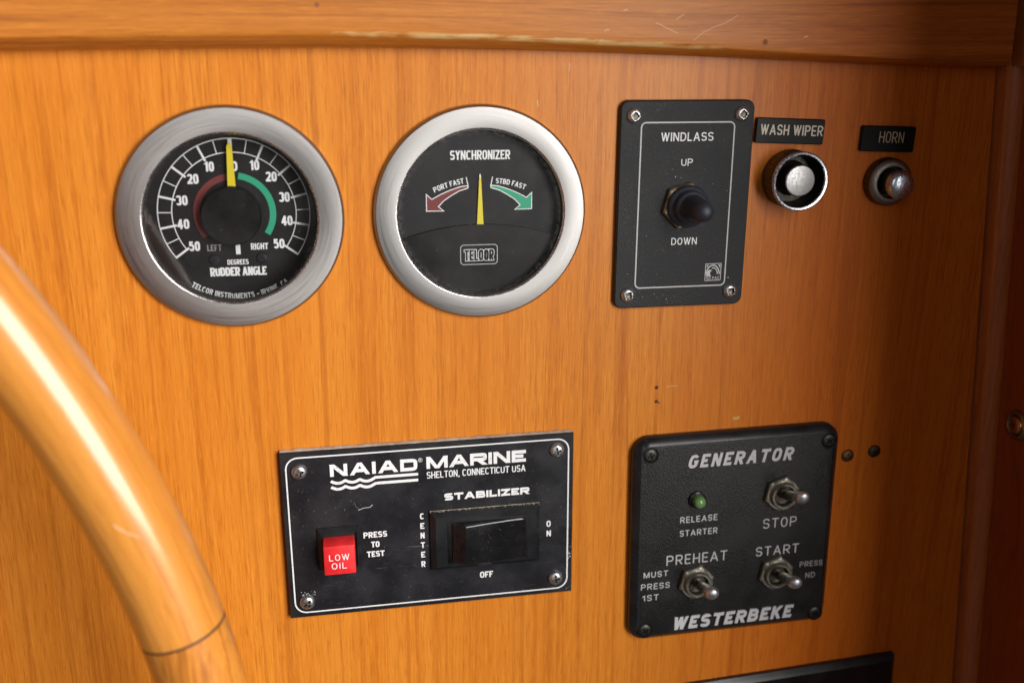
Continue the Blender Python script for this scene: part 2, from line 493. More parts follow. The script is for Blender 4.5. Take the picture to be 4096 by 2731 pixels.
def glyph(ch, n, wf):
    """returns (width, [(closed, points)]) in a box one unit high; wf widens the letter"""
    w = 0.56 * wf
    A = lambda *a, **k: arc(*a, n=n, **k)
    h = w / 2
    if ch == 'A':
        w = 0.66 * wf; return w, [(0, [(0, 0), (w / 2, 1)]), (0, [(w / 2, 1), (w, 0)]), (0, [(w * .17, .30), (w * .83, .30)])]
    if ch == 'B':
        r = min(.3, w * .6)
        return w, [(0, [(0, 0), (0, 1)]), (0, [(0, 1), (w * .92 - r, 1)] + A(w * .92 - r, .76, r, .24, 90, -90)[1:] + [(0, .52)]), (0, [(0, 0), (w - r, 0)] + A(w - r, .26, r, .26, -90, 90)[1:] + [(0, .52)])]
    if ch == 'C':
        return w, [(0, A(h, .5, h, .5, 38, 322, k=26))]
    if ch == 'D':
        r = min(.42, w * .75)
        return w, [(0, [(0, 0), (0, 1)]), (0, [(0, 1), (w - r, 1)] + A(w - r, .5, r, .5, 90, -90, k=20)[1:] + [(0, 0)])]
    if ch == 'E':
        w = .46 * wf; return w, [(0, [(0, 0), (0, 1)]), (0, [(0, 1), (w, 1)]), (0, [(0, .5), (w * .92, .5)]), (0, [(0, 0), (w, 0)])]
    if ch == 'F':
        w = .44 * wf; return w, [(0, [(0, 0), (0, 1)]), (0, [(0, 1), (w, 1)]), (0, [(0, .48), (w * .88, .48)])]
    if ch == 'G':
        return w, [(0, A(h, .5, h, .5, 38, 330, k=26) + [(w, .46), (w * .58, .46)])]
    if ch == 'H':
        return w, [(0, [(0, 0), (0, 1)]), (0, [(w, 0), (w, 1)]), (0, [(0, .5), (w, .5)])]
    if ch == 'I':
        return 0.0, [(0, [(0, 0), (0, 1)])]
    if ch == 'K':
        return w, [(0, [(0, 0), (0, 1)]), (0, [(0, .36), (w, 1)]), (0, [(w * .36, .58), (w, 0)])]
    if ch == 'L':
        w = .42 * wf; return w, [(0, [(0, 0), (0, 1)]), (0, [(0, 0), (w, 0)])]
    if ch == 'M':
        w = .74 * wf; return w, [(0, [(0, 0), (0, 1)]), (0, [(w, 0), (w, 1)]), (0, [(0, 1), (w / 2, 0)]), (0, [(w / 2, 0), (w, 1)])]
    if ch == 'N':
        return w, [(0, [(0, 0), (0, 1)]), (0, [(w, 0), (w, 1)]), (0, [(0, 1), (w, 0)])]
    if ch in 'O0':
        if ch == '0': w = .48 * wf; h = w / 2
        return w, [(1, A(h, .5, h, .5, 0, 360, k=36)[:-1])]
    if ch in 'PR':
        r = min(.3, w * .6)
        g = [(0, [(0, 0), (0, 1)]), (0, [(0, 1), (w - r, 1)] + A(w - r, .73, r, .27, 90, -90)[1:] + [(0, .46)])]
        if ch == 'R':
            g.append((0, [(w * .45, .46), (w, 0)]))
        return w, g
    if ch == 'S':
        w = .52 * wf; h = w / 2
        return w, [(0, A(h, .755, h, .245, 20, 270, k=18) + A(h, .255, h, .255, 90, -160, k=18)[1:])]
    if ch == 'T':
        return w, [(0, [(w / 2, 0), (w / 2, 1)]), (0, [(0, 1), (w, 1)])]
    if ch == 'U':
        return w, [(0, [(0, 1)] + A(h, .36, h, .36, 180, 360, k=18) + [(w, 1)])]
    if ch == 'V':
        w = .62 * wf; return w, [(0, [(0, 1), (w / 2, 0)]), (0, [(w / 2, 0), (w, 1)])]
    if ch == 'W':
        w = .86 * wf; return w, [(0, [(0, 1), (w * .26, 0)]), (0, [(w * .26, 0), (w * .5, 1)]), (0, [(w * .5, 1), (w * .74, 0)]), (0, [(w * .74, 0), (w, 1)])]
    if ch == 'Y':
        return w, [(0, [(h, 0), (h, .45)]), (0, [(0, 1), (h, .42)]), (0, [(h, .42), (w, 1)])]
    if ch == 'Z':
        return w, [(0, [(0, 1), (w, 1)]), (0, [(0, 0), (w, 0)]), (0, [(0, 0), (w, 1)])]
    if ch == '1':
        w = .24 * wf; return w, [(0, [(w, 0), (w, 1)]), (0, [(0, .78), (w, .96)])]
    if ch == '2':
        w = .46 * wf; h = w / 2
        return w, [(0, A(h, .72, h, .28, 165, -30, k=16) + [(0, .0)]), (0, [(0, 0), (w, 0)])]
    if ch == '3':
        w = .46 * wf; h = w / 2
        return w, [(0, A(h, .76, h, .24, 160, -85, k=16)), (0, A(h, .26, h, .26, 85, -160, k=16))]
    if ch == '4':
        w = .50 * wf; return w, [(0, [(w * .74, 0), (w * .74, 1)]), (0, [(w * .74, 1), (0, .30)]), (0, [(0, .26), (w, .26)])]
    if ch == '5':
        w = .46 * wf; h = w / 2
        return w, [(0, [(.03, 1), (w * .95, 1)]), (0, [(.04, 1), (.02, .52)]), (0, A(h, .32, h, .32, 140, -160, k=18))]
    if ch == ',':
        return 0.06, [(0, [(.06, .06), (0, -.16)])]
    if ch == '-':
        return .36 * wf, [(0, [(0, .45), (.36 * wf, .45)])]
    return .30 * wf, []

def text(mb, s, x0, x1, y0, H, t, w, mat, n=2.6, slant=0.0, rnd=False, up=0.0, gap=None, wf=1.0, mapf=None, step=0.004, skip=()):
    """letters of cap height H and stroke t, fitted between x0 and x1 on the baseline y0"""
    gap = gap if gap is not None else 0.20
    tk = t / H
    adv, x = [], 0.0
    for i, ch in enumerate(s):
        gw, paths = glyph(ch, n, wf)
        adv.append((x, gw, paths))
        x += gw + (gap + tk if ch != ' ' else gap * 0.6)
    total = x - (gap + tk)
    sc = (x1 - x0 - t) / max(total, 1e-6)
    hh = H - t
    k = 0
    for gi, (gx, gw, paths) in enumerate(adv):
        if gi in skip:
            continue
        for closed, pts in paths:
            q = [((gx + px) * sc + t / 2, py * hh + t / 2) for px, py in pts]
            ww = w + k * step
            k += 1
            fin = lambda P: [(mapf(px, py) if mapf else (x0 + px + slant * py, y0 + py)) for px, py in P]
            if len(q) == 2 and not rnd and not closed:
                (ax, ay), (bx, by) = q
                if abs(ax - bx) < 1e-6:
                    lo, hi = min(ay, by), max(ay, by)
                    lo -= t / 2 if lo < t * .51 else 0
                    hi += t / 2 if hi > H - t * .51 else 0
                    P = [(ax - t / 2, lo), (ax + t / 2, lo), (ax + t / 2, hi), (ax - t / 2, hi)]
                elif abs(ay - by) < 1e-6:
                    gl, gr = gx * sc + t / 2, (gx + gw) * sc + t / 2
                    lo, hi = min(ax, bx), max(ax, bx)
                    lo -= t / 2 if abs(lo - gl) < 1e-4 else 0
                    hi += t / 2 if abs(hi - gr) < 1e-4 else 0
                    P = [(lo, ay - t / 2), (hi, ay - t / 2), (hi, ay + t / 2), (lo, ay + t / 2)]
                else:
                    if ay > by: ax, ay, bx, by = bx, by, ax, ay
                    dx, dy = bx - ax, by - ay
                    if ay < t * .51: ax -= dx / dy * (t / 2) * 0.0; ay -= t / 2
                    if by > H - t * .51: by += t / 2
                    dl = hypot(bx - ax, by - ay)
                    hw = t / 2 * dl / max(by - ay, 1e-6)
                    hw = min(hw, t * 1.0)
                    P = [(ax - hw, ay), (ax + hw, ay), (bx + hw, by), (bx - hw, by)]
                P = fin(P)
                if up:
                    mb.prism(P, w, ww + up, mat)
                else:
                    mb.poly(P, ww, mat)
            else:
                mb.ribbon(fin(q), t, ww, mat, bool(closed), rnd, up)

# ------------------------------------------------------------------ things
def prop(o, label=None, cat=None, group=None, kind=None):
    for k, v in (('label', label), ('category', cat), ('group', group), ('kind', kind)):
        if v: o[k] = v
    return o
def thing(name, label, cat, u, v, w=0.0, rot=0.0, group=None):
    o = bpy.data.objects.new(name, None)
    S.collection.objects.link(o)
    o.empty_display_size = 0.01
    o.location = W(u, v, w)
    o.rotation_euler = (0, -radians(rot), 0)
    return prop(o, label, cat, group)

# ---- the setting -------------------------------------------------
def xtrim(v):
    return 323.5 - 0.0735 * v
GA, GB = (0.0, 0.0), (97.2, -0.3)

def make_panel():
    import bmesh
    bm = bmesh.new()
    def loop(pts):
        vs = [bm.verts.new((x * 1e-3, 0, z * 1e-3)) for x, z in pts]
        return [bm.edges.new((vs[i], vs[(i + 1) % len(vs)])) for i in range(len(vs))]
    V0, V1 = -420, 110
    outer = [(-560, V0), (xtrim(V0) - .5, V0), (xtrim(V1) - .5, V1), (-560, V1)]
    es = loop(outer)
    for cx, cy in (GA, GB):
        es += loop([(cx + 38.2 * cos(2 * pi * k / 64), cy + 38.2 * sin(2 * pi * k / 64)) for k in range(64)])
    bmesh.ops.triangle_fill(bm, use_beauty=True, use_dissolve=False, edges=es, normal=(0, -1, 0))
    me = bpy.data.meshes.new('dashboard_panel')
    bm.to_mesh(me); bm.free()
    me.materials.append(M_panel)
    o = bpy.data.objects.new('dashboard_panel', me)
    S.collection.objects.link(o)
    prop(o, 'orange varnished wooden panel with upright grain behind all the instruments', 'panel', kind='structure')
    # old pin holes, dents and a chipped spot in the veneer
    d = MB()
    for x, y, r, m in ((175.0, -79.1, .75, M_hole), (175.2, -85.6, .7, M_hole), (176.4, -86.2, .35, M_hole)):
        d.lathe([(r * 1.15, .02), (r * .6, .05)], m, (x, y), 14, cap1=True)
    d.poly([(211.6, -96.6), (214.6, -96.3), (214.5, -94.6), (213.0, -95.3), (211.7, -94.9)], .05, M_tan)
    d.ribbon([(179.5, -79), (182, -78.7), (184.8, -78.8)], .18, .04, M_scratch)
    d.ribbon([(120, 44), (120.3, 41.5)], .3, .04, M_scratch)
    d.ribbon([(133, 58), (132.6, 55)], .22, .04, M_scratch)
    d.build('surface_marks', o)
make_panel()

RX = [-560, -300, -150, -76, -16, 47, 114, 185, 230, 261, 290, 317, 330]
RV = [60.0, 61.0, 61.6, 62.2, 63.2, 63.8, 63.0, 60.9, 59.1, 57.9, 57.0, 56.3, 56.0]
def lerp(x, X, Y):
    for i in range(len(X) - 1):
        if x <= X[i + 1]:
            f = (x - X[i]) / (X[i + 1] - X[i])
            # catmull-rom for a fair curve
            p0 = Y[i - 1] if i else Y[i]; p1 = Y[i]; p2 = Y[i + 1]; p3 = Y[i + 2] if i + 2 < len(Y) else Y[i + 1]
            return 0.5 * (2 * p1 + (p2 - p0) * f + (2 * p0 - 5 * p1 + 4 * p2 - p3) * f * f + (3 * p1 - p0 - 3 * p2 + p3) * f ** 3)
    return Y[-1]

def make_rail():
    b = MB()
    rings = []
    rnd = random.Random(4)
    xs = [-560 + 6 * k for k in range(0, 147)]
    for x in xs:
        e = lerp(x, RX, RV)
        ch = 4.4 if x < 60 else 4.4 - 2.2 * min(1, (x - 60) / 200)
        j = lambda: rnd.uniform(-.12, .12) if -80 < x < 190 else 0
        prof = [(e + .6, 0), (e + .3, 3.6), (e, 4.8), (e + .3, 6.0), (e + ch * .5, 9.4), (e + ch * .9 + j(), 12.4), (e + ch + .5 + j(), 13.15), (e + ch + 1.6, 13.4), (e + ch + 5, 13.5), (140, 13.5), (140, 0)]
        rings.append([(min(x, xtrim(v) + .6), v, w) for v, w in prof])
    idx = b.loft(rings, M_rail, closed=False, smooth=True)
    wear = [0, 0, 0, 0, .25, .9, 1, .75, 0, 0, 0]
    for r in idx:
        for k, i in enumerate(r):
            b.edge[i] = wear[k]
    # scratches through the varnish and two filled pin holes
    for pts in ([(178.5, 66.9), (182, 69.8), (187, 72.2), (190.5, 73.2), (196, 76.4)], [(163, 73.5), (168.5, 71.0), (172, 69.6)], [(171, 74.6), (174.2, 76.6)]):
        b.ribbon(pts, .22, 13.56, M_scratch)
    for x, y in ((141, 66.5), (150, 77.5), (143, 70.2), (224, 68.2)):
        b.ribbon([(x, y), (x + .9, y + .5), (x + 1.7, y + .4)], .3, 13.56, M_scratch)
    for x, y, r in ((36, 78.6, .9), (208, 66.5, 1.1)):
        b.lathe([(r, 13.54), (r * .5, 13.57)], M_plug, (x, y), 14, cap1=True)
    return b.build('dashboard_rail', auto=28)
prop(make_rail(), 'thick horizontal wooden rail with worn lower edge above the panel', 'rail', kind='structure')

def make_trim():
    b = MB()
    rings = []
    for v in (-420, 150):
        x = xtrim(v)
        ring = [(x - 4, v, -3.5), (x + .9, v, -3.5), (x + .9, v, 1.2)]
        for k in range(9):
            a = radians(180 - 90 * k / 8)
            ring.append((x + 8.2 + 7.2 * cos(a), v, 1.6 + 6.6 * sin(a)))
        ring.append((x + 9, v, 8.0))
        ring.append((x + 9, v, -4.5))
        ring.append((x - 4, v, -4.5))
        rings.append(ring)
    b.loft(rings, M_trim, smooth=True)
    # short return of the moulding up past the rail
    rings = []
    for v in (57.5, 150):
        x = xtrim(v) + 2.0
        ring = [(x, v, 7)]
        for k in range(7):
            a = radians(180 - 90 * k / 6)
            ring.append((x + 6.2 + 6 * cos(a), v, 12.6 + 4.2 * sin(a)))
        ring.append((x + 8, v, 7))
        rings.append(ring)
    b.loft(rings, M_trim, smooth=True, cap0=True)
    return b.build('corner_trim')
prop(make_trim(), 'narrow rounded wooden corner strip where panel meets dark side wall', 'trim', kind='structure')

def make_wall():
    b = MB()
    pts = [(xtrim(v) + 8.0, v) for v in (-420, 150)]
    ring = lambda v, d: [(xtrim(v) + 8, v, 0), (xtrim(v) + 8, v, d), (xtrim(v) + 22, v, d), (xtrim(v) + 22, v, 0)]
    b.loft([ring(-420, 345), ring(-120, 312), ring(60, 300), ring(420, 430)], M_wall, cap0=True, cap1=True, smooth=False)  # depth beyond the view is flared to shape the shade on panel and rail
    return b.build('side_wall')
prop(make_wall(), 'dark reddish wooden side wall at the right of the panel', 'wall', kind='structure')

# ---- screws ------------------------------------------------------
def screw_mesh(r, h, mat, recess, depth, kind='pan', slot=M_slot, seg=48):
    b = MB()
    if kind == 'pan':
        prof = [(r * 1.0, -0.4), (r, h * .15), (r * .96, h * .42), (r * .86, h * .68), (r * .70, h * .88), (r * .55, h)]
    else:
        prof = [(r, -0.4), (r, h * .25), (r * .9, h * .6), (r * .6, h * .92)]
    mats = [mat] * len(prof)
    mats = [mat] * (len(prof)) + [slot, slot]
    prof = prof + [(recess, h * 1.0), (recess, h - depth), (0.05, h - depth * 1.15)]
    b.lathe(prof, mat, seg=seg, mats=mats, cap1=True)
    return b
def dup(root, loc=None, rot=None, parent=None):
    c = root.copy()
    S.collection.objects.link(c)
    if parent is not None: c.parent = parent
    if loc is not None: c.location = loc
    if rot is not None: c.rotation_euler = rot
    for ch in list(root.children):
        dup(ch, parent=c)
    return c
def place_screws(proto_mb, name, parent, spots):
    first = None
    for (u, v, w, a) in spots:
        if first is None:
            o = first = proto_mb.build(name, parent)
        else:
            o = dup(first, parent=parent)
        o.location = W(u, v, w)
        o.rotation_euler = (0, -radians(a), 0)

# ---- gauges ------------------------------------------------------
def bezel(b, rin, slim=0.0):
    b.lathe([(43.0, 0.0), (43.0, 1.5), (42.7, 2.4), (42.0, 3.0), (rin + 1.0, 3.75), (rin + .8, 3.7), (rin + .1, 2.9), (rin - .1, 2.0), (rin - .1, -.6)], M_steel, seg=160,
            mats=[M_steel] * 4 + [M_bore] * 2 + [M_well] * 2)

def housing(parent, depth, rad=37.4):
    b = MB()
    b.lathe([(38.1, -.4), (rad, -.5), (rad, -depth - 1.5)], M_well, seg=96, cap1=True)
    b.build('housing', parent)

gR = thing('rudder_angle_gauge', 'round gauge with white degree numbers, red and green arcs and yellow pointer', 'gauge', *GA, group='round steel rimmed gauges')
b = MB(); bezel(b, 32.3); b.build('bezel', gR)
housing(gR, 12)
D = -12
b = MB()
b.lathe([(37.2, D), (36.9, D)], M_dial, seg=96, cap1=True)
Z = D + .05
cx0, cy0 = 0.1, 0.0
pol = lambda r, a: (cx0 + r * sin(radians(a)), cy0 + r * cos(radians(a)))
STEP = 25.2
for r, t in ((29.4, .38), (24.0, .38)):
    b.ribbon([pol(r, -126 + 252 * k / 90) for k in range(91)], t, Z, M_white)
for k in range(-10, 11):
    a = k * STEP / 2
    if k % 2 == 0:
        b.ribbon([pol(29.55, a), pol(22.9 if k else 24, a)], .85 if abs(k) > 0 else 1.5, Z + .02, M_white)
    else:
        b.ribbon([pol(29.4, a), pol(24.2, a)], .36, Z + .02, M_white)
b.ribbon([pol(14.6, a) for a in [-128 + 123 * k / 40 for k in range(41)]], 2.5, Z, M_inkred)
b.ribbon([pol(14.9, a) for a in [9 + 116 * k / 40 for k in range(41)]], 2.5, Z, M_inkgreen)
def num(s, x0, x1, y0, H=3.9, t=.82):
    if s[0] == '1':
        text(b, s, x0, x1, y0, H, t, Z + .05, M_white, n=3.0, gap=.20)
    else:
        text(b, s, x0, x1, y0, H, t, Z + .05, M_white, n=3.0, gap=.16)
num('10', -10.2, -6.5, 16.6); num('20', -17.0, -12.7, 11.9); num('30', -21.9, -17.5, 3.6); num('40', -22.2, -17.6, -5.8); num('50', -18.4, -14.2, -14.8)
num('10', 7.1, 10.8, 16.9); num('20', 13.0, 17.3, 12.3); num('30', 17.6, 21.9, 4.1); num('40', 18.1, 22.5, -5.4); num('50', 14.5, 18.8, -14.7)
num('0', -.2, 2.4, 16.6)
text(b, 'LEFT', -11.5, -5.9, -15.0, 2.6, .45, Z + .05, M_grey, n=3)
text(b, 'RIGHT', 5.5, 12.3, -14.9, 2.6, .5, Z + .05, M_white, n=3)
text(b, 'DEGREES', -4.1, 4.2, -20.8, 2.1, .38, Z + .05, M_white, n=3)
text(b, 'RUDDER ANGLE', -11.1, 11.1, -25.4, 3.6, .78, Z + .05, M_white, n=3.2, gap=.16)
b.poly([(-.45, -16.6), (1.35, -16.6), (1.35, -12.5), (-.45, -12.5)], Z + .03, M_white)
RB = 34.9
def around(px, py):
    a = radians(-146) - 0 + 0
    ang = pi + radians(33.2) - px / 34.0        # runs left to right along the bottom of the dial
    r = RB - py
    return (cx0 + r * sin(ang), cy0 + r * cos(ang))
text(b, 'TELCOR INSTRUMENTS - IRVINE, CA', 0, 40.0, 0, 2.3, .45, Z + .05, M_white, n=2.6, mapf=around)
dial = b.build('dial', gR)
scr = MB()
scr.lathe([(2.15, -.2), (2.15, .5), (1.9, .9), (1.4, 1.0), (slotr(1.9, .28), 1.0), (slotr(1.9, .28), .4), (.05, .4)], M_edge, seg=48, cap1=True)
place_screws(scr, 'dial_screw', dial, [(-9.0, -18.6, D, 35), (9.6, -18.3, D, -50)])
b = MB()
b.lathe([(11.6, D + 1), (11.6, D + 5.6), (11.2, D + 6.0)], M_cover, (-.9, -.3), seg=80, cap1=True)
b.build('hub_cover', gR)
b = MB()
b.prism([(-1.65, 10.5), (1.45, 10.1), (1.0, 26.6), (0.0, 28.4), (-1.0, 26.6)], D + 2.6, D + 3.3, M_yellow)
b.build('pointer', gR)
b = MB(); b.lathe([(32.25, 1.2), (32.25, 1.6)], M_glass, seg=96, cap1=True); b.build('glass', gR)

gS = thing('synchronizer_gauge', 'round gauge with short yellow pointer between a red and a green arrow', 'gauge', *GB, group='round steel rimmed gauges')
b = MB(); bezel(b, 33.2); b.build('bezel', gS)
housing(gS, 4)
D = -4
b = MB()
b.lathe([(37.2, D), (36.9, D)], M_dialgrey, seg=96, cap1=True)
Z = D + .04
text(b, 'SYNCHRONIZER', -11.6, 12.7, 20.9, 3.7, .62, Z, M_white, n=3.2, gap=.18)
def arrow(sg, mat):
    up = [(-4.45, 10.55), (-7.5, 10.2), (-11.6, 8.9), (-15.4, 7.3), (-19.2, 5.3), (-21.4, 7.3), (-21.4, .6), (-14.4, .5), (-16.6, 2.3), (-14.4, 4.6), (-11.6, 6.5), (-8.0, 8.5), (-4.45, 9.6)]
    P = [(sg * (x - .2) + .2, y) for x, y in up]
    n = len(up)
    # body as a strip of quads between the upper and the lower edge, then the head
    U, Lw = P[0:5], P[:7:-1]
    b.loft([[(x, y, Z) for x, y in U], [(x, y, Z) for x, y in Lw]], mat, closed=False, smooth=False)
    b.poly([P[4], P[5], P[6], P[7], P[8]], Z + .004, mat)
    b.ribbon(P, .36, Z + .02, M_white, closed=True)
    b.ribbon([P[0], (sg * (-5.2 - .2) + .2, 14.0)], .36, Z + .025, M_white)
arrow(1, M_inkred); arrow(-1, M_inkgreen)
Rm = 23.5
def bow(xm, ym, slope, curve):
    return lambda px, py: (px, py)
def arcmap(x0, y0, sl0, cv, L):
    def f(px, py):
        x = x0 + px
        y = y0 + sl0 * px + cv * px * px
        sl = sl0 + 2 * cv * px
        d = hypot(1, sl)
        return (x - sl / d * py, y + py / d)
    return f
text(b, 'PORT FAST', 0, 11.9, 0, 2.1, .36, Z + .03, M_white, n=3, mapf=arcmap(-18.0, 8.0, .42, -.0105, 12))
text(b, 'STBD FAST', 0, 11.9, 0, 2.1, .36, Z + .03, M_white, n=3, mapf=arcmap(6.9, 11.3, -.06, -.0150, 12))
b.build('dial', gS)
b = MB()
s_ = MB()
def cover_pts():
    top = []
    for k in range(25):
        x = -33.5 + 67 * k / 24
        top.append((x + .2, 0))
    return top
cp = []
for k in range(31):
    x = -35 + 70 * k / 30
    cp.append((x, -5.1 - (x - .2) ** 2 / 184))
lo = [(35 * cos(radians(a)) * 1.0, 35.8 * sin(radians(a))) for a in [-25 - 130 * k / 24 for k in range(25)]]
cp = [(x, y) for x, y in cp if hypot(x, y) < 36.4]
lo = [(x, y) for x, y in lo if y < cp[0][1] - .3]
b.prism(cp + lo, D + .3, D + 1.6, M_cover)
Z2 = D + 1.64
b.ribbon(rrect(15.2, 8.1, 1.3, 5, (-.3, -17.5)), .28, Z2, M_silver, closed=True)
# outlined maker's letters: a white letter with a narrower black letter on it
text(b, 'TELCOR', -6.6, 6.1, -20.2, 5.0, 1.35, Z2, M_white, n=4, gap=.10, wf=.8)
text(b, 'TELCOR', -6.36, 5.86, -19.96, 4.52, .80, Z2 + .12, M_cover, n=4, gap=.10 + .11, wf=.8)
b.build('cover_plate', gS)
b = MB()
b.prism([(-1.0, -6), (1.75, -6), (.75, 13.9), (.0, 13.9)], D + .5, D + .9, M_yellow)
b.prism([(.0, 13.9), (.75, 13.9), (.55, 15.2), (.15, 15.2)], D + .5, D + .9, M_white)
b.build('pointer', gS)
b = MB(); b.lathe([(33.1, 1.2), (33.1, 1.6)], M_glass2, seg=96, cap1=True); b.build('glass', gS)

# ---- windlass switch plate ---------------------------------------
wl = thing('windlass_switch_panel', 'upright black plate with square socket screws and rubber booted switch', 'switch panel', 181.9, 1.0)
b = MB()
b.plate(56.9, 85.8, 3.6, [(0, 0), (0, 2.2), (.15, 2.6), (.55, 3.0)], M_powder)
Z = 3.03
b.ribbon(rrect(39.6, 68.3, 2.0, 6, (.25, -.05)), .55, Z, M_silver, closed=True)
text(b, 'WINDLASS', -11.1, 11.2, 26.6, 3.5, .50, Z, M_white, n=2.3, gap=.2, wf=1.15)
text(b, 'UP', -2.0, 2.9, 16.6, 2.9, .38, Z, M_white, n=2.3, wf=1.15)
text(b, 'DOWN', -4.6, 6.6, -16.2, 3.0, .40, Z, M_white, n=2.3, wf=1.15)
# maker's mark: a framed curling wave over small letters
b.ribbon(rrect(6.9, 7.2, .05, 1, (14.65, -28.4)), .3, Z, M_silver, closed=True)
b.ribbon([(17.6 - 3.0 + 3.0 * cos(radians(a)) - .1, -29.7 + 4.2 * sin(radians(a))) for a in range(5, 176, 10)], .55, Z + .01, M_silver)
b.ribbon([(14.7 + 1.9 * cos(radians(a)), -29.4 + 2.8 * sin(radians(a))) for a in range(0, 120, 10)], .45, Z + .01, M_silver)
b.poly([(11.7, -30.2), (14.0, -30.2), (13.3, -29.3), (13.5, -28.2), (14.2, -27.6), (13.0, -27.3), (12.2, -27.8), (11.7, -28.8)], Z + .014, M_silver)
b.poly([(11.7, -25.3), (12.6, -25.3), (11.7, -26.6)], Z + .012, M_silver)
b.poly([(16.8, -25.3), (17.7, -25.3), (17.7, -26.8)], Z + .012, M_silver)
text(b, 'SO PAC', 11.7, 17.6, -31.6, 1.25, .20, Z + .02, M_silver, n=2.3)
rn = random.Random(5)
for x, y, r in ((-4.2, 12.2, .24), (-5.6, 15.3, .14), (-1.8, 11.8, .14), (21.6, -31.0, .28), (-11, -37, .18), (-9.6, -38.6, .14), (-5.5, -39.3, .2), (-2, -38.5, .12), (-7, -37.6, .12), (-16, -38, .18), (-5, -41, .15), (-23, -28, .15), (-15.5, -12, .15), (18.5, 6, .14), (12, 9, .13)):
    b.lathe([(r, Z), (r * .6, Z + .06)], M_chip, (x, y), 7, cap1=True)
b.build('plate', wl)
sq = screw_mesh(3.15, 2.0, M_screw, squarer(1.45), 1.3)
place_screws(sq, 'screw', wl, [(-22.7, 36.9, 3, 40), (22.8, 37.3, 3, 52), (-22.7, -36.8, 3, 12), (22.6, -36.6, 3, 8)])
b = MB()
b.lathe([(hexr(10.0), 3), (hexr(10.0), 5.2), (hexr(9.3), 5.8), (8.4, 5.9)], M_brassnut, (.1, .4), 48, cap1=True, rot=radians(15), smooth=False)
b.build('hex_nut', wl)
b = MB()
ax = Vector((0.02, -0.02))
prof = [(8.6, 5.6), (8.85, 6.4), (8.75, 7.4), (8.1, 8.3), (7.2, 8.6), (6.95, 8.9), (6.95, 10.6), (6.75, 11.5), (6.0, 12.0), (5.45, 12.2), (5.3, 12.8), (5.0, 14.2), (4.75, 16), (4.5, 18.5), (4.45, 20.5), (4.35, 22.4), (4.05, 24.0), (3.45, 25.4), (2.6, 26.4), (1.5, 27.0), (.4, 27.2)]
b.T = lambda p: (p[0] + .035 * max(p[2] - 9, 0), p[1] + .03 * max(p[2] - 9, 0), p[2])
b.lathe(prof, M_rubber, (.6, .5), 56, cap1=True)
b.build('rubber_boot', wl, auto=70)

# ---- engraved label plates ---------------------------------------
ws = thing('label_plate', 'black engraved plate reading WASH WIPER beside the windlass plate', 'label plate', 227.0, 31.0, 0, -2.2, 'engraved black label plates')
b = MB()
b.plate(30.4, 10.3, .7, [(.2, 0), (0, .2), (0, 1.6), (.35, 2.0)], M_sign)
text(b, 'WASH WIPER', -13.2, 14.4, -1.75, 4.35, .62, 2.02, M_ivory, n=2.3, rnd=True, gap=.2)
b.build('plate', ws)
hs = thing('label_plate', 'black engraved plate reading HORN above the small round button', 'label plate', 271.6, 27.3, 0, -1.9, 'engraved black label plates')
b = MB()
b.plate(24.8, 10.7, .9, [(.2, 0), (0, .2), (0, 1.6), (.35, 2.0)], M_sign)
text(b, 'HORN', -4.3, 7.0, -1.6, 4.7, .42, 2.02, M_ivory2, n=2.3, rnd=True, gap=.2)
b.build('plate', hs)

# ---- push buttons ------------------------------------------------
wb = thing('push_button', 'large knurled chrome push button with deep open collar below WASH WIPER plate', 'push button', 228.6, 11.5, 0, 0, 'metal push buttons')
kn = lambda r, d, n: (lambda t: r + d * (1 if (t * n / (2 * pi)) % 1 < .5 else -1))
b = MB()
SEG = 240
b.lathe([(kn(11.9, .16, 60), 0), (kn(11.9, .16, 60), 9.6), (11.7, 9.9), (11.5, 10.2), (11.95, 10.4), (12.2, 10.9), (12.15, 11.7), (11.7, 12.1), (11.0, 12.0), (10.6, 11.4), (10.3, 9), (9.9, 4), (9.7, 1.6), (3, 1.5)], M_tarnish, seg=SEG,
        mats=[M_tarnish] * 3 + [M_satin] * 6 + [M_inner] * 4, cap1=True)
b.build('collar', wb, auto=40)
b = MB()
b.lathe([(7.4, 1.5), (7.4, 2.4), (6.7, 3), (6.4, 3.2), (6.45, 10.2), (6.4, 10.8), (6.05, 11.2), (3.5, 11.5), (1, 11.62)], M_pitted, (.3, .2), 64, cap1=True, mats=[M_inner] * 4 + [M_pitted] * 5)
b.build('plunger', wb)
hb = thing('push_button', 'small dull knurled push button with domed chrome plunger below HORN plate', 'push button', 273.2, 9.4, 0, 0, 'metal push buttons')
b = MB()
b.lathe([(kn(10.1, .13, 56), 0), (kn(10.0, .13, 56), 4.2), (9.8, 4.6), (9.0, 5.8), (7.8, 6.3), (6.9, 6.2), (6.5, 5.6), (6.4, 3.0)], M_tarnish, seg=224, cap1=True, mats=[M_tarnish, M_tarnish] + [M_dullring] * 4 + [M_tarnish] * 2)
b.build('collar', hb, auto=40)
b = MB()
b.lathe([(5.7, 3), (5.7, 10.4), (5.9, 10.7), (6.0, 11.4), (5.9, 12.9), (5.6, 13.9), (4.9, 14.6), (3.6, 15.1), (1.8, 15.4), (.3, 15.5)], M_satin, seg=64, cap1=True, mats=[M_tarnish] + [M_satin] * 9)
b.build('plunger', hb, auto=60)

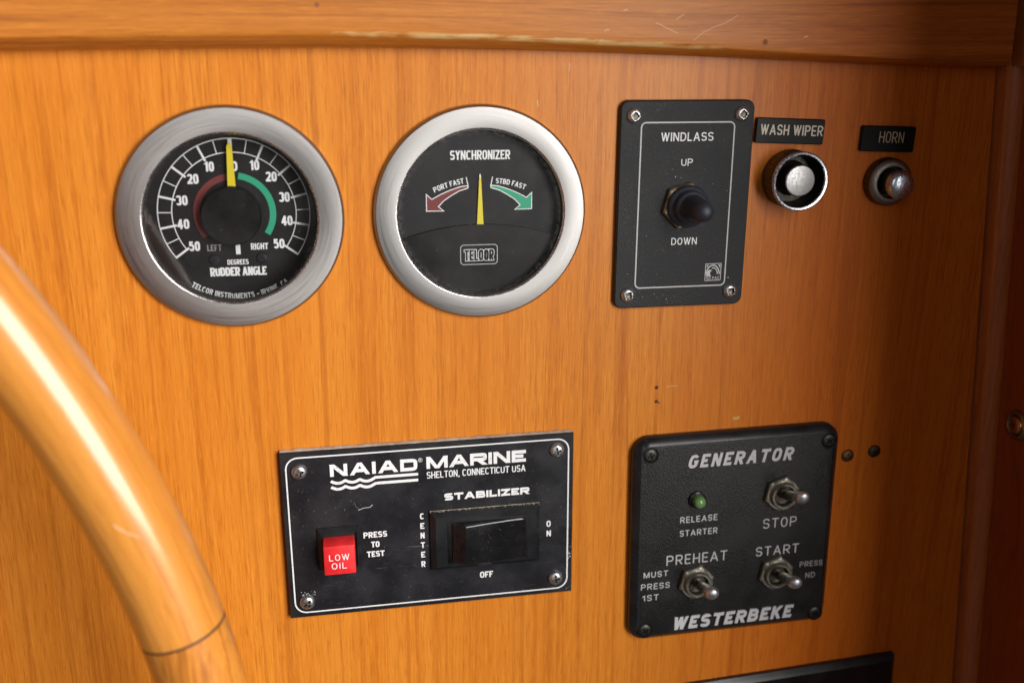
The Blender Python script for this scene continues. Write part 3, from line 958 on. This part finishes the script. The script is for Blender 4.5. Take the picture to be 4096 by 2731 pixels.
# ---- stabilizer panel --------------------------------------------
sp = thing('stabilizer_panel', 'wide black panel with red LOW OIL button and large rocker switch', 'control panel', 75.1, -135.9, 0, .53)
b = MB()
b.plate(125.4, 77.5, .25, [(0, 0), (0, 2.6), (.35, 3.0)], M_lam, n=2, capmat=M_lam)
Z = 3.02
b.ribbon(rrect(120.8, 72.5, 5.0, 8, (.1, -.1)), .6, Z, M_white, closed=True)
text(b, 'NAIAD', -42.3, -5.6, 26.6, 5.5, 1.55, Z, M_white, n=4.5, wf=1.75, gap=.16)
text(b, 'MARINE', -1.7, 41.5, 26.9, 5.5, 1.55, Z, M_white, n=4.5, wf=1.75, gap=.10)
b.ribbon([(-4.3 + .85 * cos(2 * pi * k / 20), 31.2 + .9 * sin(2 * pi * k / 20)) for k in range(20)], .16, Z, M_white, closed=True)
text(b, 'R', -4.65, -3.95, 30.75, .95, .17, Z, M_white)
text(b, 'SHELTON, CONNECTICUT USA', -1.7, 41.3, 22.4, 3.1, .44, Z, M_white, n=3, gap=.16)
def wave(yt):
    pts = []
    for k in range(37):
        x = -42.1 + 17.6 * k / 36
        ph = (x + 42.1) / 6.0
        f = ph % 1.0
        pts.append((x, yt - 1.15 * sin(pi * f) ** .8 * (1 if x < -24.2 else 0)))
    pts.append((-23.4, yt + .25))
    pts.append((-5.4, yt + .25))
    return pts
for yt in (24.6, 21.9):
    P = wave(yt)
    b.ribbon(P, 1.25, Z + (.01 if yt > 23 else .0), M_white)
text(b, 'STABILIZER', 5.6, 43.0, 11.5, 3.25, .95, Z, M_white, n=4.5, wf=1.7, gap=.14)
text(b, 'PRESS', -29.7, -19.6, -3.2, 2.75, .58, Z, M_white, n=3, gap=.16)
text(b, 'TO', -26.6, -23.0, -7.85, 2.75, .58, Z, M_white, n=3, gap=.16)
text(b, 'TEST', -28.6, -21.0, -12.4, 2.75, .58, Z, M_white, n=3, gap=.16)
for k, ch in enumerate('CENTER'):
    text(b, ch, -5.15, -3.4, 3.55 - 4.6 * k, 2.8, .56, Z, M_white, n=3)
text(b, 'O', 50.85, 52.75, -5.3, 2.95, .56, Z, M_white, n=3)
text(b, 'N', 50.9, 52.85, -10.0, 2.85, .56, Z, M_white, n=3)
text(b, 'OFF', 20.7, 26.6, -27.5, 2.95, .58, Z, M_white, n=3, gap=.14)
# chipped laminate on the right edge and below the corner screw
rn = random.Random(11)
for k in range(16):
    x, y = rn.uniform(59.5, 62.2), rn.choice((rn.uniform(-22, -16), rn.uniform(-38, -33), rn.uniform(-37, 0)))
    r = rn.uniform(.12, .38)
    b.lathe([(r, Z), (r * .5, Z + .05)], M_chip, (x, y), 6, cap1=True)
for k in range(22):
    x, y = rn.uniform(-57.5, -51.5), rn.uniform(-28.6, -26.2)
    r = rn.uniform(.08, .26)
    b.lathe([(r, Z), (r * .5, Z + .04)], M_chip, (x, y), 6, cap1=True)
for k in range(16):
    b.lathe([(.10, Z), (.06, Z + .03)], M_chip, (rn.uniform(-58, 58), rn.uniform(-34, 34)), 5, cap1=True)
b.ribbon([(-31.4, 10.2), (-29, 11.1), (-26.4, 11.2), (-25.2, 12.3)], .25, Z, M_silver)
b.ribbon([(-33, 14), (-32, 11.6), (-30.6, 10.6)], .1, Z, M_grey)
b.build('plate', sp)
b = MB()
rn = random.Random(3)
N = 90
ring = [[], [], [], []]
for k in range(N + 1):
    x = -62.4 + 124.8 * k / N
    j = rn.uniform(.15, .75)
    ring[0].append((x, 38.7, .3)); ring[1].append((x, 38.8 + j, .4)); ring[2].append((x, 38.8 + j * .6, 1.2 + rn.uniform(0, 1.0))); ring[3].append((x, 38.7, 2.3))
b.loft(ring, M_putty, closed=False, smooth=False)
b.build('sealant_bead', sp)
ph = screw_mesh(3.3, 2.0, M_screw, crossr(2.25, .5), 1.2)
place_screws(ph, 'screw', sp, [(-54.9, 30.0, 3, 20), (55.1, 31.2, 3, 10), (-55.2, -31.2, 3, 42), (55.0, -30.8, 3, 4)])
b = MB()
b.plate(18.6, 19.6, .5, [(0, 3), (0, 3.6), (1.7, 5.6), (1.9, 5.6), (2.0, 4.4)], M_edge, (-40.0, -6.4), n=3)
bz = b.build('button_bezel', sp)
b = MB()
b.plate(13.3, 13.5, .6, [(0, 4.2), (0, 12.4), (.25, 12.9), (.7, 13.1)], M_red, (-40.3, -7.3), n=4)
text(b, 'LOW', -44.6, -36.2, -7.3, 2.9, .36, 13.12, M_white, n=2.2, rnd=True, wf=1.25, gap=.3)
text(b, 'OIL', -43.7, -37.4, -11.2, 2.9, .36, 13.12, M_white, n=2.2, rnd=True, wf=1.25, gap=.3)
b.build('button', bz)
b = MB()
b.plate(48.4, 28.0, .5, [(0, 3), (0, 4.2), (2.2, 6.6), (2.4, 6.6)], M_edge, (23.2, -6.8), n=3)
# cut-out floor and the dust lying on the bezel's top edge
b.plate(35.4, 20.2, .3, [(0, 6.63), (.1, 6.65)], M_cover, (23.8, -7.0), n=2, cap0=False)
rb = b.build('rocker_bezel', sp)
b = MB()
ring = [[], [], []]
for k in range(121):
    x = -.9 + 48.2 * k / 120
    ring[0].append((x, 7.15, 3.2)); ring[1].append((x, 7.3 + rn.uniform(0, .25), 3.8)); ring[2].append((x, 7.1 - rn.uniform(.0, .55), 4.45 + rn.uniform(-.1, .25)))
b.loft(ring, M_dust, closed=False, smooth=False)
b.build('settled_dust', rb)
b = MB()
prof = [(8.0, 6.0), (8.4, 7.4), (10.2, 8.4), (13.2, 11.2), (13.5, 11.45), (13.9, 11.4), (17, 10.9), (22, 10.0), (27, 9.3), (32, 8.7), (37, 8.35), (40.2, 8.2), (40.6, 7.9), (40.7, 6.0)]
def row(v, d, tuck):
    return [(x, v, 6.0 + (w - 6.0) * tuck) for x, w in prof]
b.loft([row(2.3, 0, .0), row(2.5, 0, .90), row(2.25, 0, .98), row(1.8, 0, 1.0), row(-15.6, 0, 1.0), row(-16.1, 0, .98), row(-16.35, 0, .9), row(-16.2, 0, 0)], M_gloss, closed=False, smooth=True)
b.build('rocker', rb, auto=50)

# ---- generator panel ---------------------------------------------
gp = thing('generator_panel', 'square black grained panel with three toggle switches and green lamp', 'control panel', 213.8, -150.9, 0, .95)
b = MB()
b.plate(97.4, 101.0, 7.5, [(0.3, 0), (0, .4), (0, 3.4), (.25, 3.9), (3.0, 5.9), (3.3, 6.0)], M_edge, n=8, capmat=M_leather)
Z = 6.0
text(b, 'GENERATOR', -24.2, 25.2, 35.5, 6.3, 1.35, Z, M_raised, n=2.8, slant=.22, up=.5, gap=.30, rnd=False, wf=1.0)
text(b, 'WESTERBEKE', -28.6, 30.6, -46.0, 6.6, 1.55, Z, M_raised, n=2.8, slant=.20, up=.5, gap=.20, wf=1.0)
Z = 6.02
sm = dict(n=2.3, rnd=True, wf=1.15, gap=.28)
text(b, 'RELEASE', -26.4, -8.7, 8.6, 3.1, .48, Z, M_smallw, **sm)
text(b, 'STARTER', -26.4, -8.4, 1.9, 3.1, .48, Z, M_smallw, **sm)
text(b, 'STOP', 13.7, 30.2, 1.8, 5.0, .6, Z, M_smallw, **sm)
text(b, 'START', 11.1, 32.3, -12.2, 4.8, .6, Z, M_smallw, **sm)
text(b, 'PREHEAT', -32.2, -3.0, -12.3, 5.1, .6, Z, M_smallw, **sm)
text(b, 'MUST', -42.9, -31.2, -17.5, 3.0, .45, Z, M_smallw, **sm)
text(b, 'PRESS', -44.0, -30.2, -23.6, 3.1, .45, Z, M_smallw, **sm)
text(b, '1ST', -43.2, -35.3, -29.4, 3.1, .45, Z, M_smallw, **sm)
text(b, 'PRESS', 33.4, 44.9, -20.1, 2.8, .40, Z, M_wornw, **sm)
text(b, 'AND', 33.6, 41.6, -26.2, 2.9, .40, Z, M_wornw, skip=(0,), **sm)
b.build('plate', gp)
b = MB()
gs = MB()
gs.lathe([(3.9, 0.03), (3.3, .02), (3.2, .12), (3.0, .3), (2.4, .55), (1.9, .62), (crossr(1.6, .36), .62), (crossr(1.5, .3), .1), (.05, .1)], M_dark_screw, seg=48, cap1=True, mats=[M_cover] + [M_dark_screw] * 5 + [M_cover] * 3)
place_screws(gs, 'screw', gp, [(-41.2, 42.9, 6, 15), (43.2, 43.0, 6, 35), (-41.4, -45.0, 6, 30), (43.2, -45.6, 6, 60)])
def toggle(u, v, rot, tilt):
    n_ = MB()
    n_.lathe([(hexr(8.7), 6.0), (hexr(8.7), 8.3), (hexr(8.2), 8.8), (7.5, 8.9), (6.3, 8.9), (6.2, 10.6), (5.9, 11.0), (5.0, 11.0), (4.6, 10.2), (4.4, 8.5)], M_nut, seg=60, cap1=True, rot=radians(rot), mats=[M_nut] * 8 + [M_tarnish] * 2)
    o = n_.build('toggle_switch', gp)
    o.location = W(u, v, 0)
    l_ = MB()
    ta, tb = tilt
    l_.T = lambda p: (p[0] + (p[2] - 8) * ta, p[1] + (p[2] - 8) * tb, p[2])
    l_.lathe([(2.3, 8.6), (2.3, 12), (2.35, 18), (2.6, 22), (2.95, 24.2), (3.05, 25.6), (2.9, 27.0), (2.4, 28.0), (1.5, 28.6), (.4, 28.8)], M_lever, seg=36, cap1=True, mats=[M_lever] * 3 + [M_levertip] * 7)
    l_.build('lever', o, auto=60)
toggle(21.2, 19.6, 18, (.03, .36))
toggle(-18.0, -21.2, 15, (.02, .27))
toggle(21.0, -20.8, 17, (.03, .29))
b = MB()
b.lathe([(4.1, 6.0), (4.0, 7.2), (3.3, 7.6), (3.0, 7.4)], M_edge, (-18.9, 19.9), 40, cap1=True)
led = b.build('indicator_light', gp)
b = MB()
b.lathe([(2.85, 7.0), (2.85, 9.0), (2.7, 10.1), (2.2, 11.1), (1.3, 11.7), (.3, 11.9)], M_led, (-18.9, 20.0), 40, cap1=True)
b.build('lens', led, auto=60)

# ---- loose screws ------------------------------------------------
for u, v, m, lab, a in ((269.4, -117.8, M_bronze, 'brown screw head in the panel touching the generator panel edge', 20), (282.7, -116.5, M_bronze2, 'dark grey screw head in the bare panel further from the generator panel', 50)):
    sb = screw_mesh(3.05, 1.3, m, crossr(1.6, .32, radians(a)), .7, 'flat', slot=m)
    o = sb.build('wood_screw')
    o.location = W(u, v, 0)
    prop(o, lab, 'screw', 'old screws right of the generator panel')

cw = thing('cup_washer_screw', 'copper coloured screw in a brass cup washer on the dark side wall', 'screw', 338.6, -98.5, 22.4)
cw.rotation_euler = (0, 0, 0)
def towall(p):     # local screw axis (w) points to -u off the wall
    return (-p[2], p[1], p[0])
b = MB(); b.T = towall
b.lathe([(7.2, 0), (6.9, .9), (6.0, 1.7), (5.2, 1.9), (4.6, 1.5), (4.3, .9)], M_brass, seg=48, cap1=True)
b.build('washer', cw)
b = MB(); b.T = towall
b.lathe([(4.3, .8), (4.1, 1.6), (3.3, 2.3), (2.4, 2.6), (crossr(1.9, .42, .4), 2.65), (crossr(1.8, .35, .4), 1.9), (.05, 1.9)], M_copper, seg=48, cap1=True, mats=[M_copper] * 4 + [M_slot] * 3)
b.build('screw_head', cw)

# ---- lower black panel -------------------------------------------
lp = thing('black_panel', 'black glossy panel with sloping edges cut off by the bottom of the photo', 'panel', 304.9, -225.4, 0, 3.0)
b = MB()
b.plate(190, 120, .6, [(0, 0), (0, 2.4), (2.6, 4.6), (2.8, 4.65)], M_edge, (-95, -60.2), n=3, capmat=M_gloss)
b.build('face_plate', lp)

# ---- steering wheel ----------------------------------------------
WR, TR = 408.3, 14.3
sw = thing('steering_wheel', 'large varnished wooden steering wheel rim out of focus in front of the panel', 'steering wheel', -414, -219, 92)
def torus_part(b, a0, a1, mat, n=40, r=TR):
    rings = []
    for k in range(n + 1):
        a = radians(a0 + (a1 - a0) * k / n)
        rings.append([((WR + r * cos(t)) * cos(a), (WR + r * cos(t)) * sin(a), r * sin(t)) for t in [2 * pi * j / 40 for j in range(40)]])
    b.loft(rings, mat, True, True, True, True)
J = 13.9
NICK = [(-32.4, -75.2), (-30.6, -76.9), (-28.7, -78.2), (-26.9, -79.2), (-25.2, -79.9)]
for k in range(6):
    b = MB()
    a0 = J + 60 * k + .07
    torus_part(b, a0, J + 60 * (k + 1) - .07, M_rim2 if k == 5 else M_rim)
    if k == 0:   # small nick in the varnish
        b.T = None
        pts = []
        for px, py in NICK:
            pts.append((px + 414, py + 219))
        b.ribbon(pts, .45, TR + .03, M_scratch)
    b.build('rim_segment', sw)
for k in range(6):
    b = MB()
    torus_part(b, J + 60 * k - .09, J + 60 * k + .09, M_joint, 1, TR - .04)
    b.build('joint_line', sw)
for k in range(6):
    b = MB()
    a = radians(52 + 60 * k)
    def T(p, a=a):
        return (p[2] * cos(a) - p[0] * sin(a), p[2] * sin(a) + p[0] * cos(a), p[1])
    b.T = T
    b.lathe([(11, 60), (9, 90), (12, 150), (14, 220), (11, 300), (9, 360), (10, 398)], M_rim2, seg=24)
    b.build('spoke', sw)
b = MB()
b.lathe([(40, -91), (40, -30), (70, -22), (72, 18), (60, 26), (20, 32), (8, 34)], M_rim2, seg=48, cap1=True)
b.build('hub', sw)
